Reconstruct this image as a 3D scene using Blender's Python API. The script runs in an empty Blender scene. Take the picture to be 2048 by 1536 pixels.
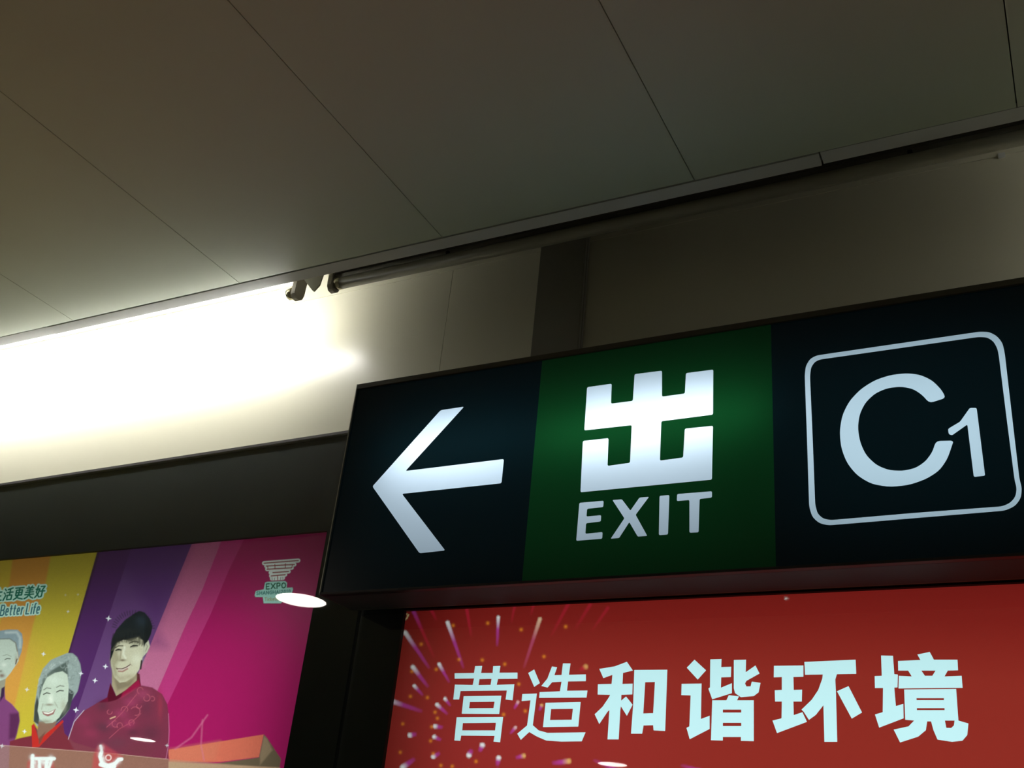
import bpy, bmesh, math, random
import numpy as np
from mathutils import Matrix, Vector
from mathutils.geometry import delaunay_2d_cdt

# ------------------------------------------------------------------ camera, light level
FPX = 2113.27                                  # focal length in pixels of the 2048 wide frame
YAW, PITCH, ROLL = -0.5171097, 0.4738178, 0.1054297
D = 1.66                                       # distance camera -> wall plane (m)
CAMZ = 1.6
def basis():
    f = np.array([math.sin(YAW)*math.cos(PITCH), math.cos(YAW)*math.cos(PITCH), math.sin(PITCH)])
    r = np.array([math.cos(YAW), -math.sin(YAW), 0.0]); u = np.cross(r, f)
    return r*math.cos(ROLL)+u*math.sin(ROLL), -r*math.sin(ROLL)+u*math.cos(ROLL), f
CR, CU, CF = basis()
scene = bpy.context.scene
C = scene.collection
cam_data = bpy.data.cameras.new('camera')
cam_data.sensor_width = 36.0
cam_data.lens = FPX/2048*36.0
cam_data.clip_start = 0.02
cam = bpy.data.objects.new('camera', cam_data); C.objects.link(cam)
cam.matrix_world = Matrix(((CR[0], CU[0], -CF[0], 0), (CR[1], CU[1], -CF[1], 0), (CR[2], CU[2], -CF[2], CAMZ), (0, 0, 0, 1)))
scene.camera = cam

TUBE_GLOW = 39.0        # radiance of a lit fluorescent tube
DOWNLIGHT_GLOW = 18.0
EXIT_W, RIGHT_W, LEFT_W, RED_W = 0.36, 0.44, 14.2, 10.5

world = bpy.data.worlds.new('world'); scene.world = world
world.use_nodes = True
world.node_tree.nodes['Background'].inputs[0].default_value = (0.9, 0.95, 0.85, 1)
world.node_tree.nodes['Background'].inputs[1].default_value = 0.02
scene.view_settings.view_transform = 'Standard'
scene.view_settings.look = 'None'
scene.view_settings.gamma = 1.0
scene.view_settings.use_curve_mapping = False
scene.view_settings.exposure = 0.0
scene.cycles.use_denoising = True
scene.cycles.max_bounces = 10
scene.cycles.transparent_max_bounces = 12
scene.cycles.sample_clamp_indirect = 6.0

# ------------------------------------------------------------------ helpers
def ray(x, y): return CF*FPX + CR*(x-1024) - CU*(y-768)
def wall(x, y, Y=D):
    """photo pixel -> (X, Z) on the vertical plane at depth Y"""
    d = ray(x, y); return d[0]*Y/d[1], d[2]*Y/d[1]+CAMZ
def to_px(X, Z, Y=D):
    P = np.stack([X, np.full_like(X, Y), Z-CAMZ], -1)
    w = P@CF
    return 1024+FPX*(P@CR)/w, 768-FPX*(P@CU)/w
def lin(c):
    return tuple(((v/255)/12.92 if v/255 <= 0.04045 else (((v/255)+0.055)/1.055)**2.4) for v in c)

def material(name, color, rough=0.5, metal=0.0, spec=0.5, emit=None, noise=0.0, nscale=30, bump=0.0, coat=0.0):
    m = bpy.data.materials.new(name); m.use_nodes = True
    nt = m.node_tree; b = nt.nodes['Principled BSDF']
    b.inputs['Base Color'].default_value = (*color, 1)
    b.inputs['Roughness'].default_value = rough
    b.inputs['Metallic'].default_value = metal
    b.inputs['Specular IOR Level'].default_value = spec
    b.inputs['Coat Weight'].default_value = coat
    if emit:
        b.inputs['Emission Color'].default_value = (*emit[0], 1)
        b.inputs['Emission Strength'].default_value = emit[1]
    if noise or bump:
        tc = nt.nodes.new('ShaderNodeTexCoord')
        n = nt.nodes.new('ShaderNodeTexNoise'); n.inputs['Scale'].default_value = nscale
        n.inputs['Detail'].default_value = 4
        nt.links.new(tc.outputs['Object'], n.inputs['Vector'])
        if noise:
            r = nt.nodes.new('ShaderNodeMix'); r.data_type = 'RGBA'
            r.inputs[6].default_value = (*[c*(1-noise) for c in color], 1)
            r.inputs[7].default_value = (*[min(1, c*(1+noise)) for c in color], 1)
            nt.links.new(n.outputs['Fac'], r.inputs[0]); nt.links.new(r.outputs[2], b.inputs['Base Color'])
        if bump:
            bp = nt.nodes.new('ShaderNodeBump'); bp.inputs['Strength'].default_value = bump
            bp.inputs['Distance'].default_value = 0.002
            nt.links.new(n.outputs['Fac'], bp.inputs['Height']); nt.links.new(bp.outputs[0], b.inputs['Normal'])
    return m

def backlit(name, color=None, sheen=0.03, gloss_rough=0.25):
    """translucent film that passes the light of the lamps behind it"""
    m = bpy.data.materials.new(name); m.use_nodes = True
    nt = m.node_tree; nt.nodes.remove(nt.nodes['Principled BSDF']); out = nt.nodes['Material Output']
    t = nt.nodes.new('ShaderNodeBsdfTranslucent'); d = nt.nodes.new('ShaderNodeBsdfDiffuse')
    g = nt.nodes.new('ShaderNodeBsdfGlossy'); g.inputs['Roughness'].default_value = gloss_rough
    mx = nt.nodes.new('ShaderNodeMixShader'); mx.inputs[0].default_value = 0.12
    mg = nt.nodes.new('ShaderNodeMixShader'); mg.inputs[0].default_value = sheen
    if color is None:
        a = nt.nodes.new('ShaderNodeAttribute'); a.attribute_name = 'ink'
        for n in (t, d): nt.links.new(a.outputs['Color'], n.inputs['Color'])
    else:
        for n in (t, d): n.inputs['Color'].default_value = (*color, 1)
    nt.links.new(t.outputs[0], mx.inputs[1]); nt.links.new(d.outputs[0], mx.inputs[2])
    nt.links.new(mx.outputs[0], mg.inputs[1]); nt.links.new(g.outputs[0], mg.inputs[2])
    nt.links.new(mg.outputs[0], out.inputs[0])
    return m

def glass_material(name):
    m = bpy.data.materials.new(name); m.use_nodes = True
    nt = m.node_tree; nt.nodes.remove(nt.nodes['Principled BSDF']); out = nt.nodes['Material Output']
    t = nt.nodes.new('ShaderNodeBsdfTransparent'); t.inputs[0].default_value = (0.97, 0.985, 0.975, 1)
    g = nt.nodes.new('ShaderNodeBsdfGlossy'); g.inputs['Roughness'].default_value = 0.012
    f = nt.nodes.new('ShaderNodeFresnel'); f.inputs['IOR'].default_value = 1.5
    mx = nt.nodes.new('ShaderNodeMixShader')
    ge = nt.nodes.new('ShaderNodeNewGeometry'); fb = nt.nodes.new('ShaderNodeMath'); fb.operation = 'SUBTRACT'; fb.inputs[0].default_value = 1.0
    nt.links.new(ge.outputs['Backfacing'], fb.inputs[1])
    mu = nt.nodes.new('ShaderNodeMath'); mu.operation = 'MULTIPLY'; nt.links.new(f.outputs[0], mu.inputs[0]); nt.links.new(fb.outputs[0], mu.inputs[1])
    m2 = nt.nodes.new('ShaderNodeMath'); m2.operation = 'MULTIPLY'; nt.links.new(mu.outputs[0], m2.inputs[0]); m2.inputs[1].default_value = 1.8
    nt.links.new(m2.outputs[0], mx.inputs[0]); nt.links.new(t.outputs[0], mx.inputs[1]); nt.links.new(g.outputs[0], mx.inputs[2])
    nt.links.new(mx.outputs[0], out.inputs[0])
    return m

def add_box(bm, x0, x1, y0, y1, z0, z1):
    v = [bm.verts.new(p) for p in ((x0,y0,z0),(x1,y0,z0),(x1,y1,z0),(x0,y1,z0),(x0,y0,z1),(x1,y0,z1),(x1,y1,z1),(x0,y1,z1))]
    for q in ((3,2,1,0),(4,5,6,7),(0,1,5,4),(1,2,6,5),(2,3,7,6),(3,0,4,7)): bm.faces.new([v[i] for i in q])
def add_prism(bm, pts, y0, y1):
    """polygon in X-Z extruded along Y"""
    a = [bm.verts.new((x, y0, z)) for x, z in pts]; b = [bm.verts.new((x, y1, z)) for x, z in pts]
    n = len(pts)
    bm.faces.new(a); bm.faces.new(b[::-1])
    for i in range(n): bm.faces.new((a[i], b[i], b[(i+1) % n], a[(i+1) % n]))
def add_cyl(bm, c, r, h, axis='X', seg=24, r2=None):
    rot = {'X': Matrix.Rotation(math.pi/2, 4, 'Y'), 'Y': Matrix.Rotation(math.pi/2, 4, 'X'), 'Z': Matrix.Identity(4)}[axis]
    bmesh.ops.create_cone(bm, cap_ends=True, segments=seg, radius1=r, radius2=r if r2 is None else r2, depth=h, matrix=Matrix.Translation(c)@rot)
def obj(name, bm, mat, parent=None, bevel=0.0, smooth=False):
    bmesh.ops.recalc_face_normals(bm, faces=bm.faces)
    if bevel: bmesh.ops.bevel(bm, geom=list(bm.edges), offset=bevel, segments=2, affect='EDGES', clamp_overlap=True)
    me = bpy.data.meshes.new(name); bm.to_mesh(me); bm.free()
    me.materials.append(mat)
    if smooth:
        me.polygons.foreach_set('use_smooth', [len(p.vertices) <= 4 for p in me.polygons])
    o = bpy.data.objects.new(name, me); C.objects.link(o)
    if parent: o.parent = parent; o.matrix_parent_inverse = Matrix.Translation(-Vector(parent.location))
    return o
def box(name, x0, x1, y0, y1, z0, z1, mat, parent=None, bevel=0.0):
    bm = bmesh.new(); add_box(bm, x0, x1, y0, y1, z0, z1); return obj(name, bm, mat, parent, bevel)
def thing(name, label, cat, loc=(0, 0, 0), group=None):
    o = bpy.data.objects.new(name, None); o.empty_display_size = 0.1; C.objects.link(o)
    o.location = loc; o['label'] = label; o['category'] = cat
    if group: o['group'] = group
    return o
def structure(o): o['kind'] = 'structure'; return o
def area_lamp(name, loc, sx, sy, watts, color, parent, aim='front'):
    l = bpy.data.lights.new(name, 'AREA'); l.shape = 'RECTANGLE'; l.size = sx; l.size_y = sy
    l.energy = watts; l.color = color
    o = bpy.data.objects.new(name, l); C.objects.link(o)
    o.rotation_euler = (-math.pi/2, 0, 0)         # shines towards -Y
    o.location = Vector(loc)-Vector(parent.location); o.parent = parent
    return o
def plane_mesh(name, verts2, faces, Y, mat, parent, colors=None):
    me = bpy.data.meshes.new(name)
    v = np.empty((len(verts2), 3), np.float32); v[:, 0] = verts2[:, 0]; v[:, 1] = Y; v[:, 2] = verts2[:, 1]
    faces = np.asarray(faces, np.int32); k = faces.shape[1]
    me.vertices.add(len(v)); me.vertices.foreach_set('co', v.ravel())
    me.loops.add(faces.size); me.loops.foreach_set('vertex_index', faces.ravel())
    me.polygons.add(len(faces)); me.polygons.foreach_set('loop_start', np.arange(0, faces.size, k, dtype=np.int32))
    me.update(calc_edges=True); me.validate()
    if colors is not None:
        a = me.color_attributes.new('ink', 'FLOAT_COLOR', 'POINT')
        a.data.foreach_set('color', np.concatenate([colors, np.ones((len(colors), 1))], 1).astype(np.float32).ravel())
    me.materials.append(mat)
    o = bpy.data.objects.new(name, me); C.objects.link(o)
    if parent: o.parent = parent; o.matrix_parent_inverse = Matrix.Translation(-Vector(parent.location))
    return o
def inside(P, poly):
    x, y = P[:, 0], P[:, 1]; r = np.zeros(len(P), bool); n = len(poly)
    for i in range(n):
        x0, y0 = poly[i]; x1, y1 = poly[(i+1) % n]
        if y0 == y1: continue
        c = ((y0 > y) != (y1 > y)) & (x < (x1-x0)*(y-y0)/(y1-y0)+x0); r ^= c
    return r
def cut_sheet(points, contours):
    """triangulate a sheet (first contour = its outline) with letter outlines as cuts"""
    pts = [tuple(p) for p in points]; edges = []
    for c in contours:
        b = len(pts); pts += [tuple(p) for p in c]; n = len(c)
        edges += [(b+i, b+(i+1) % n) for i in range(n)]
    v, e, f, *_ = delaunay_2d_cdt([Vector(p) for p in pts], edges, [], 0, 1e-7)
    V = np.array([tuple(p) for p in v]); F = np.array([t for t in f if len(t) == 3])
    return V, F, V[F].mean(1)
def compact(V, F):
    u, inv = np.unique(F, return_inverse=True); return V[u], inv.reshape(F.shape), u

# ------------------------------------------------------------------ materials
cream = material('cream_enamel_panel', (0.69, 0.67, 0.53), rough=0.30, spec=0.6, noise=0.02, nscale=3)
ceil_m = material('ceiling_panel_paint', (0.54, 0.60, 0.475), rough=0.55, noise=0.03, nscale=6)
trim_m = material('painted_trim', (0.66, 0.68, 0.66), rough=0.5, noise=0.03)
void_m = material('dark_void', (0.012, 0.012, 0.01), rough=0.9)
recess_m = material('recess_paint', (0.22, 0.215, 0.17), rough=0.8)
post_m = material('grey_brown_post', (0.22, 0.21, 0.165), rough=0.55, noise=0.06)
black_glass = material('black_backpainted_border', (0.008, 0.012, 0.012), rough=0.6, spec=0.2)
edge_m = material('dark_anodised_edge', (0.05, 0.045, 0.045), rough=0.4, metal=0.6)
frame_m = material('brown_anodised_frame', (0.075, 0.07, 0.05), rough=0.45, metal=0.3)
line_m = material('bare_metal_edge', (0.30, 0.31, 0.26), rough=0.35, metal=0.8)
under_m = material('sign_underside', (0.04, 0.045, 0.048), rough=0.6)
seam_m = material('panel_gap', (0.16, 0.15, 0.12), rough=0.9)
plastic = material('lampholder_plastic', (0.40, 0.37, 0.31), rough=0.4)
shaded_steel = material('shaded_batten_steel', (0.09, 0.085, 0.07), rough=0.5)  # batten steel darkened in its colour for the shade inside the slot
lit_steel = material('lit_batten_steel', (0.7, 0.7, 0.64), rough=0.4)  # same batten steel, lightened for the lit units
bracket_m = material('bracket_steel', (0.36, 0.36, 0.29), rough=0.45)
pin_m = material('tube_end_cap', (0.65, 0.62, 0.45), rough=0.25, metal=0.9)
dead_tube = material('unlit_tube_glass', (0.27, 0.26, 0.20), rough=0.35)
lit_tube = material('lit_tube_glass', (0.9, 0.9, 0.85), rough=0.3, emit=((1.0, 0.98, 0.93), TUBE_GLOW))
lamp_disc = material('downlight_diffuser', (0.9, 0.9, 0.9), rough=0.4, emit=((1.0, 0.90, 0.84), DOWNLIGHT_GLOW))
ring_m = material('downlight_ring', (0.7, 0.7, 0.7), rough=0.3, metal=0.5)
floor_m = material('granite_floor', (0.34, 0.35, 0.28), rough=0.35, noise=0.25, nscale=60)
hall_m = material('hall_wall', (0.46, 0.47, 0.38), rough=0.6, noise=0.03)
glass_m = glass_material('poster_glass')
ink_m = backlit('backlit_print')
sign_white = backlit('backlit_white_acrylic', (0.72, 0.86, 0.98), sheen=0.04)
sign_green = backlit('backlit_green_vinyl', (0.0022, 0.034, 0.0085), sheen=0.03)
sign_dark = backlit('backlit_dark_vinyl', (0.0012, 0.0065, 0.0085), sheen=0.03)
letter_white = backlit('backlit_letter_film', lin((196, 240, 246)), sheen=0.03)

# ------------------------------------------------------------------ dimensions
YE = 0.870*D                      # edge of the flat ceiling
H = 0.8387*YE                     # ceiling height above the camera
Z = lambda k: k*D + CAMZ          # height on the wall plane from the ratio z/y
CZ = H + CAMZ
X_L, X_R = -8.8, 4.6
Y_BACK = -7.0

# ------------------------------------------------------------------ room
bm = bmesh.new(); add_box(bm, X_L, X_R, Y_BACK, 1.98, -0.1, 0.0); structure(obj('floor', bm, floor_m))
structure(box('wall_left', X_L-0.1, X_L, Y_BACK, 1.98, 0, 3.3, hall_m))
structure(box('wall_right', X_R, X_R+0.1, Y_BACK, 1.98, 0, 3.3, hall_m))
structure(box('wall_near', X_L-0.1, X_R+0.1, Y_BACK-0.1, Y_BACK, 0, 3.3, hall_m))
wall_back = structure(box('wall_back', X_L, X_R, 1.86, 1.98, 0, 3.3, hall_m))

RT = Z(0.842)                    # soffit of the light recess
bm = bmesh.new()
add_box(bm, X_L, X_R, Y_BACK, YE-0.004, CZ+0.016, CZ+0.04)      # backing over the panels
add_box(bm, X_L, X_R, 0.872*D, 0.878*D, CZ+0.004, RT)           # upstand behind the edge trim
add_box(bm, X_L, X_R, 0.872*D, 1.86, RT, RT+0.03)               # soffit of the recess
ceiling = structure(obj('ceiling', bm, recess_m))
pw = 1.0872*YE/3
xs = []
x = -2.108*YE/3
while x > X_L: x -= pw
x += pw
first = x
k = 0
base = None
xs = [X_L]
while x < X_R: xs.append(x); x += pw
xs.append(X_R)
for a, b in zip(xs[:-1], xs[1:]):
    bm = bmesh.new(); add_box(bm, a+0.0009, b-0.0009, Y_BACK+0.005, YE-0.0035, CZ, CZ+0.015)
    obj('ceiling_panel', bm, ceil_m, ceiling)

# edge trim of the ceiling: two lengths, the joint where the photo shows it
jx = wall(1644, 311, 0.885*D)[0]
j2 = wall(113, 655, 0.885*D)[0]
def edge_trim(name, x0, x1, dz):
    bm = bmesh.new()
    ya, yb = YE+0.0005, 0.8866*D      # the trim slopes down towards the slot and shields the tubes
    prof = [(ya, CZ-0.0005+dz), (yb, CZ-0.0045+dz), (yb+0.0015, CZ+0.012), (ya, CZ+0.012)]
    a = [bm.verts.new((x0, *p)) for p in prof]; b = [bm.verts.new((x1, *p)) for p in prof]
    bm.faces.new(a); bm.faces.new(b[::-1])
    for i in range(4): bm.faces.new((a[i], b[i], b[(i+1) % 4], a[(i+1) % 4]))
    return structure(obj(name, bm, trim_m, None))
edge_trim('trim_1', X_L, j2-0.0015, 0.0012); edge_trim('trim_2', j2, jx-0.0015, 0.0); edge_trim('trim_3', jx+0.0015, X_R, 0.0028)

# upper wall: enamel panels hung below a head trim
FT0, FT1 = 2.504, 2.519           # top of the black lightbox front at the frame's left edge and at the sign
joints = [X_L, -4.9, -3.55, -0.678*D, 1.30, 3.4, X_R]
for a, b in zip(joints[:-1], joints[1:]):
    bm = bmesh.new(); add_box(bm, a+0.0005, b-0.0005, D, D+0.02, 2.40, Z(0.7799))
    obj('wall_panel', bm, cream, wall_back)
bm = bmesh.new(); add_box(bm, X_L, X_R, D+0.03, D+0.05, 2.4, RT); obj('panel_backing', bm, seam_m, wall_back)
bm = bmesh.new(); add_box(bm, X_L, X_R, D-0.002, D+0.02, Z(0.7800), Z(0.7870))
structure(obj('trim_4', bm, cream))          # bright bead over the panels
bm = bmesh.new(); add_box(bm, X_L, X_R, D, D+0.02, Z(0.7877), RT-0.001)
structure(obj('trim_5', bm, cream))           # head trim against the soffit

# ------------------------------------------------------------------ flat post between ceiling and sign
px0, px1 = -0.5473*1.636, -0.4835*1.636
post = thing('mounting_post', 'flat dark grey post running from the ceiling slot down behind the exit sign', 'post', (px0, 1.64, 2.3))
bm = bmesh.new(); add_box(bm, px0, px1, 1.636, 1.648, 2.30, Z(0.838)); add_box(bm, px0, px1, 1.648, 1.659, 2.54, Z(0.838)); obj('post_channel', bm, post_m, post, bevel=0.0015)
for zz in (2.52, 2.36):
    for xx in (px0+0.02, px1-0.02):
        bm = bmesh.new(); add_cyl(bm, (xx, 1.6345, zz), 0.004, 0.003, 'Y', 12); obj('screw', bm, post_m, post)

# ------------------------------------------------------------------ fluorescent battens in the recess
YT = 0.909*D; ZT = 0.7985*YT + CAMZ; RTUBE = 0.013
def batten(x0, x1, lit, label):
    t = thing('fluorescent_batten', label, 'light fixture', (x0, YT, ZT), 'batten lights along the ceiling slot')
    zb = 0.045 if lit else 0.019  # unlit body set lower to draw the dark shade band of the slot
    bm = bmesh.new(); add_box(bm, x0+0.01, x1-0.01, YT-0.012, YT+0.030, ZT+zb, ZT+zb+0.04); obj('batten_body', bm, lit_steel if lit else shaded_steel, t, bevel=0.002)
    bm = bmesh.new(); add_cyl(bm, ((x0+x1)/2, YT, ZT), RTUBE, x1-x0-0.065, 'X', 32); obj('tube', bm, lit_tube if lit else dead_tube, t, smooth=True)
    for s, xe in ((1, x0), (-1, x1)):
        bm = bmesh.new(); add_cyl(bm, (xe+s*0.026, YT, ZT), RTUBE+0.0004, 0.014, 'X', 32)
        for dz in (-0.006, 0.006): add_cyl(bm, (xe+s*0.018, YT, ZT+dz), 0.0014, 0.012, 'X', 8)
        obj('end_cap', bm, pin_m, t, smooth=True)
        # lampholder: stem with a rounded foot that grips the pins
        bm = bmesh.new()
        prof = [(-0.014, 0.045), (0.020, 0.045), (0.018, 0.0), (0.014, -0.012), (0.005, -0.019), (-0.007, -0.018), (-0.014, -0.008)]
        a = [bm.verts.new((xe+s*0.003, YT+p[0], ZT+p[1])) for p in prof]; b = [bm.verts.new((xe+s*0.016, YT+p[0], ZT+p[1])) for p in prof]
        bm.faces.new(a); bm.faces.new(b[::-1])
        for i in range(len(prof)): bm.faces.new((a[i], b[i], b[(i+1) % len(prof)], a[(i+1) % len(prof)]))
        obj('lampholder', bm, plastic, t, bevel=0.0012)
    return t
x1e = -0.9400*YT
b1 = batten(x1e-1.515, x1e, True, 'lit fluorescent batten glowing white above the cream wall on the left')
b2 = batten(-0.8875*YT, -0.8875*YT+1.515, False, 'unlit fluorescent batten in the dark ceiling slot above the exit sign')
b0 = batten(x1e-1.515-0.11-1.515, x1e-1.515-0.11, True, 'lit fluorescent batten at the far left end of the ceiling slot')
b3 = batten(0.29, 1.805, True, 'lit fluorescent batten at the far right end of the ceiling slot')
# gusset bracket and a starter
bm = bmesh.new()
gx = x1e
for pts in ([(gx+0.004, ZT+0.03), (gx+0.058, ZT+0.045), (gx+0.052, ZT+0.006), (gx+0.040, ZT-0.008), (gx+0.036, ZT-0.006)],):
    add_prism(bm, pts, YT-0.003, YT+0.0005)
obj('gusset', bm, bracket_m, b1)
for t, xx in ((b2, -1.04), (b2, -0.136)):
    bm = bmesh.new(); add_cyl(bm, (xx, YT-0.004, ZT+0.0165), 0.0042, 0.005, 'Z', 16); obj('thumbscrew', bm, void_m, t)
box('wall_clip', -0.003*D, 0.004*D, D-0.003, D, Z(0.777), Z(0.783), trim_m, wall_back)

# ------------------------------------------------------------------ print painting tools (flat printed artwork)
def poly_sd(P, poly):
    n = len(poly); d = np.full(len(P), 1e9)
    for i in range(n):
        a = np.array(poly[i], float); b = np.array(poly[(i+1) % n], float); ab = b-a
        t = np.clip(((P-a)@ab)/max(ab@ab, 1e-9), 0, 1)
        d = np.minimum(d, np.hypot(*(P-a-t[:, None]*ab).T))
    return np.where(inside(P, poly), -d, d)
class Paint:
    def __init__(s, P, base): s.P = P; s.c = np.tile(np.array(lin(base)), (len(P), 1))
    def _mix(s, idx, a, col):
        s.c[idx] = s.c[idx]*(1-a[:, None])+col*a[:, None]
    def poly(s, pts, col, soft=1.0, alpha=1.0, col2=None, org=(0, 0), sc=1.0):
        pts = [(org[0]+x/sc, org[1]+y/sc) for x, y in pts]; q = np.array(pts)
        lo, hi = q.min(0)-soft-1, q.max(0)+soft+1
        idx = np.where(((s.P >= lo) & (s.P <= hi)).all(1))[0]
        if not len(idx): return
        sd = poly_sd(s.P[idx], pts); a = np.clip(0.5-sd/(soft+1e-6), 0, 1)*alpha
        cc = np.tile(np.array(lin(col)), (len(idx), 1))
        if col2 is not None:
            t = np.clip((s.P[idx][:, 1]-q[:, 1].min())/(np.ptp(q[:, 1])), 0, 1)[:, None]
            cc = cc*(1-t)+np.array(lin(col2))*t
        s._mix(idx, a, cc)
    def line(s, pts, w, col, soft=0.8, alpha=1.0, org=(0, 0), sc=1.0):
        pts = [np.array((org[0]+x/sc, org[1]+y/sc)) for x, y in pts]; q = np.array(pts); r = w/2
        lo, hi = q.min(0)-r-soft-1, q.max(0)+r+soft+1
        idx = np.where(((s.P >= lo) & (s.P <= hi)).all(1))[0]
        if not len(idx): return
        P = s.P[idx]; d = np.full(len(P), 1e9)
        for a, b in zip(pts[:-1], pts[1:]):
            ab = b-a; t = np.clip(((P-a)@ab)/max(ab@ab, 1e-9), 0, 1)
            d = np.minimum(d, np.hypot(*(P-a-t[:, None]*ab).T))
        s._mix(idx, np.clip(0.5-(d-r)/soft, 0, 1)*alpha, np.array(lin(col)))
    def blob(s, c, rx, ry, col, alpha=1.0, ang=0.0, org=(0, 0), sc=1.0):
        cx, cy = org[0]+c[0]/sc, org[1]+c[1]/sc; rx /= sc; ry /= sc
        m = max(rx, ry)*2.5
        idx = np.where((np.abs(s.P-(cx, cy)) < m).all(1))[0]
        if not len(idx): return
        d = s.P[idx]-(cx, cy); ca, sa = math.cos(ang), math.sin(ang)
        u = (d[:, 0]*ca+d[:, 1]*sa)/rx; v = (-d[:, 0]*sa+d[:, 1]*ca)/ry
        s._mix(idx, np.exp(-(u*u+v*v))*alpha, np.array(lin(col)))
    def streak(s, head, tail, w, ch, ct, alpha=1.0, org=(0, 0), sc=1.0):
        a = np.array((org[0]+head[0]/sc, org[1]+head[1]/sc)); b = np.array((org[0]+tail[0]/sc, org[1]+tail[1]/sc)); w = w/sc
        lo, hi = np.minimum(a, b)-2*w, np.maximum(a, b)+2*w
        idx = np.where(((s.P >= lo) & (s.P <= hi)).all(1))[0]
        if not len(idx): return
        P = s.P[idx]; ab = b-a; t = np.clip(((P-a)@ab)/(ab@ab), 0, 1)
        d = np.hypot(*(P-a-t[:, None]*ab).T); ww = w*(0.55+0.25*(1-t))
        al = np.clip(1.0-(d/ww)**2.2, 0, 1)*(1-t)**0.55*alpha
        k = np.clip(1-t*2.4, 0, 1)[:, None]
        s._mix(idx, al, np.array(lin(ch))*k+np.array(lin(ct))*(1-k))
    def star(s, x, y, r, a=1.0):
        pts = []
        for k in range(8):
            rr = r if k % 2 == 0 else r*0.38; t = k*math.pi/4+0.15
            pts.append((x+rr*math.cos(t), y+rr*math.sin(t)))
        s.poly(pts, (225, 235, 240), 1.0, a)

GLYPH = {  # stroke letters on a 0..1 box, y down
 'B': [[(0,0),(0,1),(.55,1),(.75,.88),(.75,.62),(.55,.5),(0,.5)],[(0,0),(.5,0),(.68,.12),(.68,.38),(.5,.5)]],
 'e': [[(.05,.68),(.6,.68),(.6,.5),(.45,.36),(.2,.36),(.03,.52),(.03,.82),(.2,1),(.55,.97)]],
 't': [[(.22,.1),(.22,.85),(.35,1),(.5,.97)],[(.0,.38),(.5,.38)]],
 'r': [[(.08,.36),(.08,1)],[(.08,.55),(.25,.38),(.5,.38)]],
 'L': [[(0,0),(0,1),(.6,1)]],
 'i': [[(.1,.38),(.1,1)],[(.1,.12),(.1,.14)]],
 'f': [[(.55,.02),(.35,.02),(.22,.15),(.22,1)],[(0,.38),(.5,.38)]],
 'E': [[(.7,0),(0,0),(0,1),(.7,1)],[(0,.5),(.6,.5)]],
 'X': [[(0,0),(.8,1)],[(.8,0),(0,1)]],
 'P': [[(0,1),(0,0),(.5,0),(.72,.12),(.72,.42),(.5,.55),(0,.55)]],
 'O': [[(.4,0),(.1,.15),(0,.5),(.1,.85),(.4,1),(.7,.85),(.8,.5),(.7,.15),(.4,0)]],
 'S': [[(.7,.12),(.4,0),(.08,.15),(.12,.42),(.6,.58),(.7,.82),(.4,1),(.05,.88)]],
 'H': [[(0,0),(0,1)],[(.75,0),(.75,1)],[(0,.5),(.75,.5)]],
 'A': [[(0,1),(.4,0),(.8,1)],[(.15,.65),(.65,.65)]],
 'N': [[(0,1),(0,0),(.75,1),(.75,0)]],
 'G': [[(.75,.15),(.4,0),(.08,.2),(0,.5),(.08,.85),(.4,1),(.75,.85),(.75,.55),(.45,.55)]],
 'I': [[(.1,0),(.1,1)]],
 '2': [[(.05,.2),(.3,0),(.6,.15),(.6,.4),(0,1),(.7,1)]],
 '0': [[(.35,0),(.05,.2),(.05,.8),(.35,1),(.65,.8),(.65,.2),(.35,0)]],
 '1': [[(.1,.2),(.35,0),(.35,1)]],
 'T': [[(0,0),(.8,0)],[(.4,0),(.4,1)]],
 'c': [[(.55,.42),(.25,.36),(.03,.55),(.03,.85),(.25,1),(.55,.95)]],
 'k': [[(0,0),(0,1)],[(.5,.38),(0,.72),(.5,1)]],
 'n': [[(.05,1),(.05,.38)],[(.05,.5),(.3,.36),(.5,.5),(.5,1)]],
 'g': [[(.5,.4),(.2,.36),(.03,.6),(.2,.9),(.5,.85)],[(.5,.38),(.5,1.15),(.3,1.3),(.05,1.22)]],
 '生': [[(.28,.08),(.12,.4)],[(.2,.28),(.9,.28)],[(.52,0),(.52,.95)],[(.18,.6),(.85,.6)],[(.02,.95),(.98,.95)]],
 '活': [[(.08,.08),(.2,.2)],[(.02,.38),(.16,.48)],[(.04,.98),(.24,.6)],[(.9,.02),(.4,.14)],[(.32,.36),(.98,.36)],[(.65,.1),(.65,.58)],[(.42,.6),(.9,.6),(.9,.95),(.42,.95),(.42,.6)]],
 '更': [[(.05,.06),(.95,.06)],[(.18,.24),(.82,.24),(.82,.66),(.18,.66),(.18,.24)],[(.18,.45),(.82,.45)],[(.5,.06),(.48,.66),(.32,.86),(.02,1)],[(.2,.68),(.5,.9),(.98,1)]],
 '美': [[(.3,0),(.38,.12)],[(.7,0),(.6,.12)],[(.12,.15),(.88,.15)],[(.2,.31),(.8,.31)],[(.08,.48),(.92,.48)],[(.5,.15),(.5,.48)],[(.03,.67),(.97,.67)],[(.5,.52),(.47,.7),(.32,.88),(.03,1)],[(.52,.7),(.7,.9),(.98,1)]],
 '好': [[(.22,.02),(.1,.55),(.45,.95)],[(.4,.28),(.3,.7),(.02,.98)],[(.02,.3),(.44,.3)],[(.52,.1),(.94,.1),(.74,.36),(.74,.9),(.6,.95)],[(.5,.48),(.99,.48)]],
}
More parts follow.
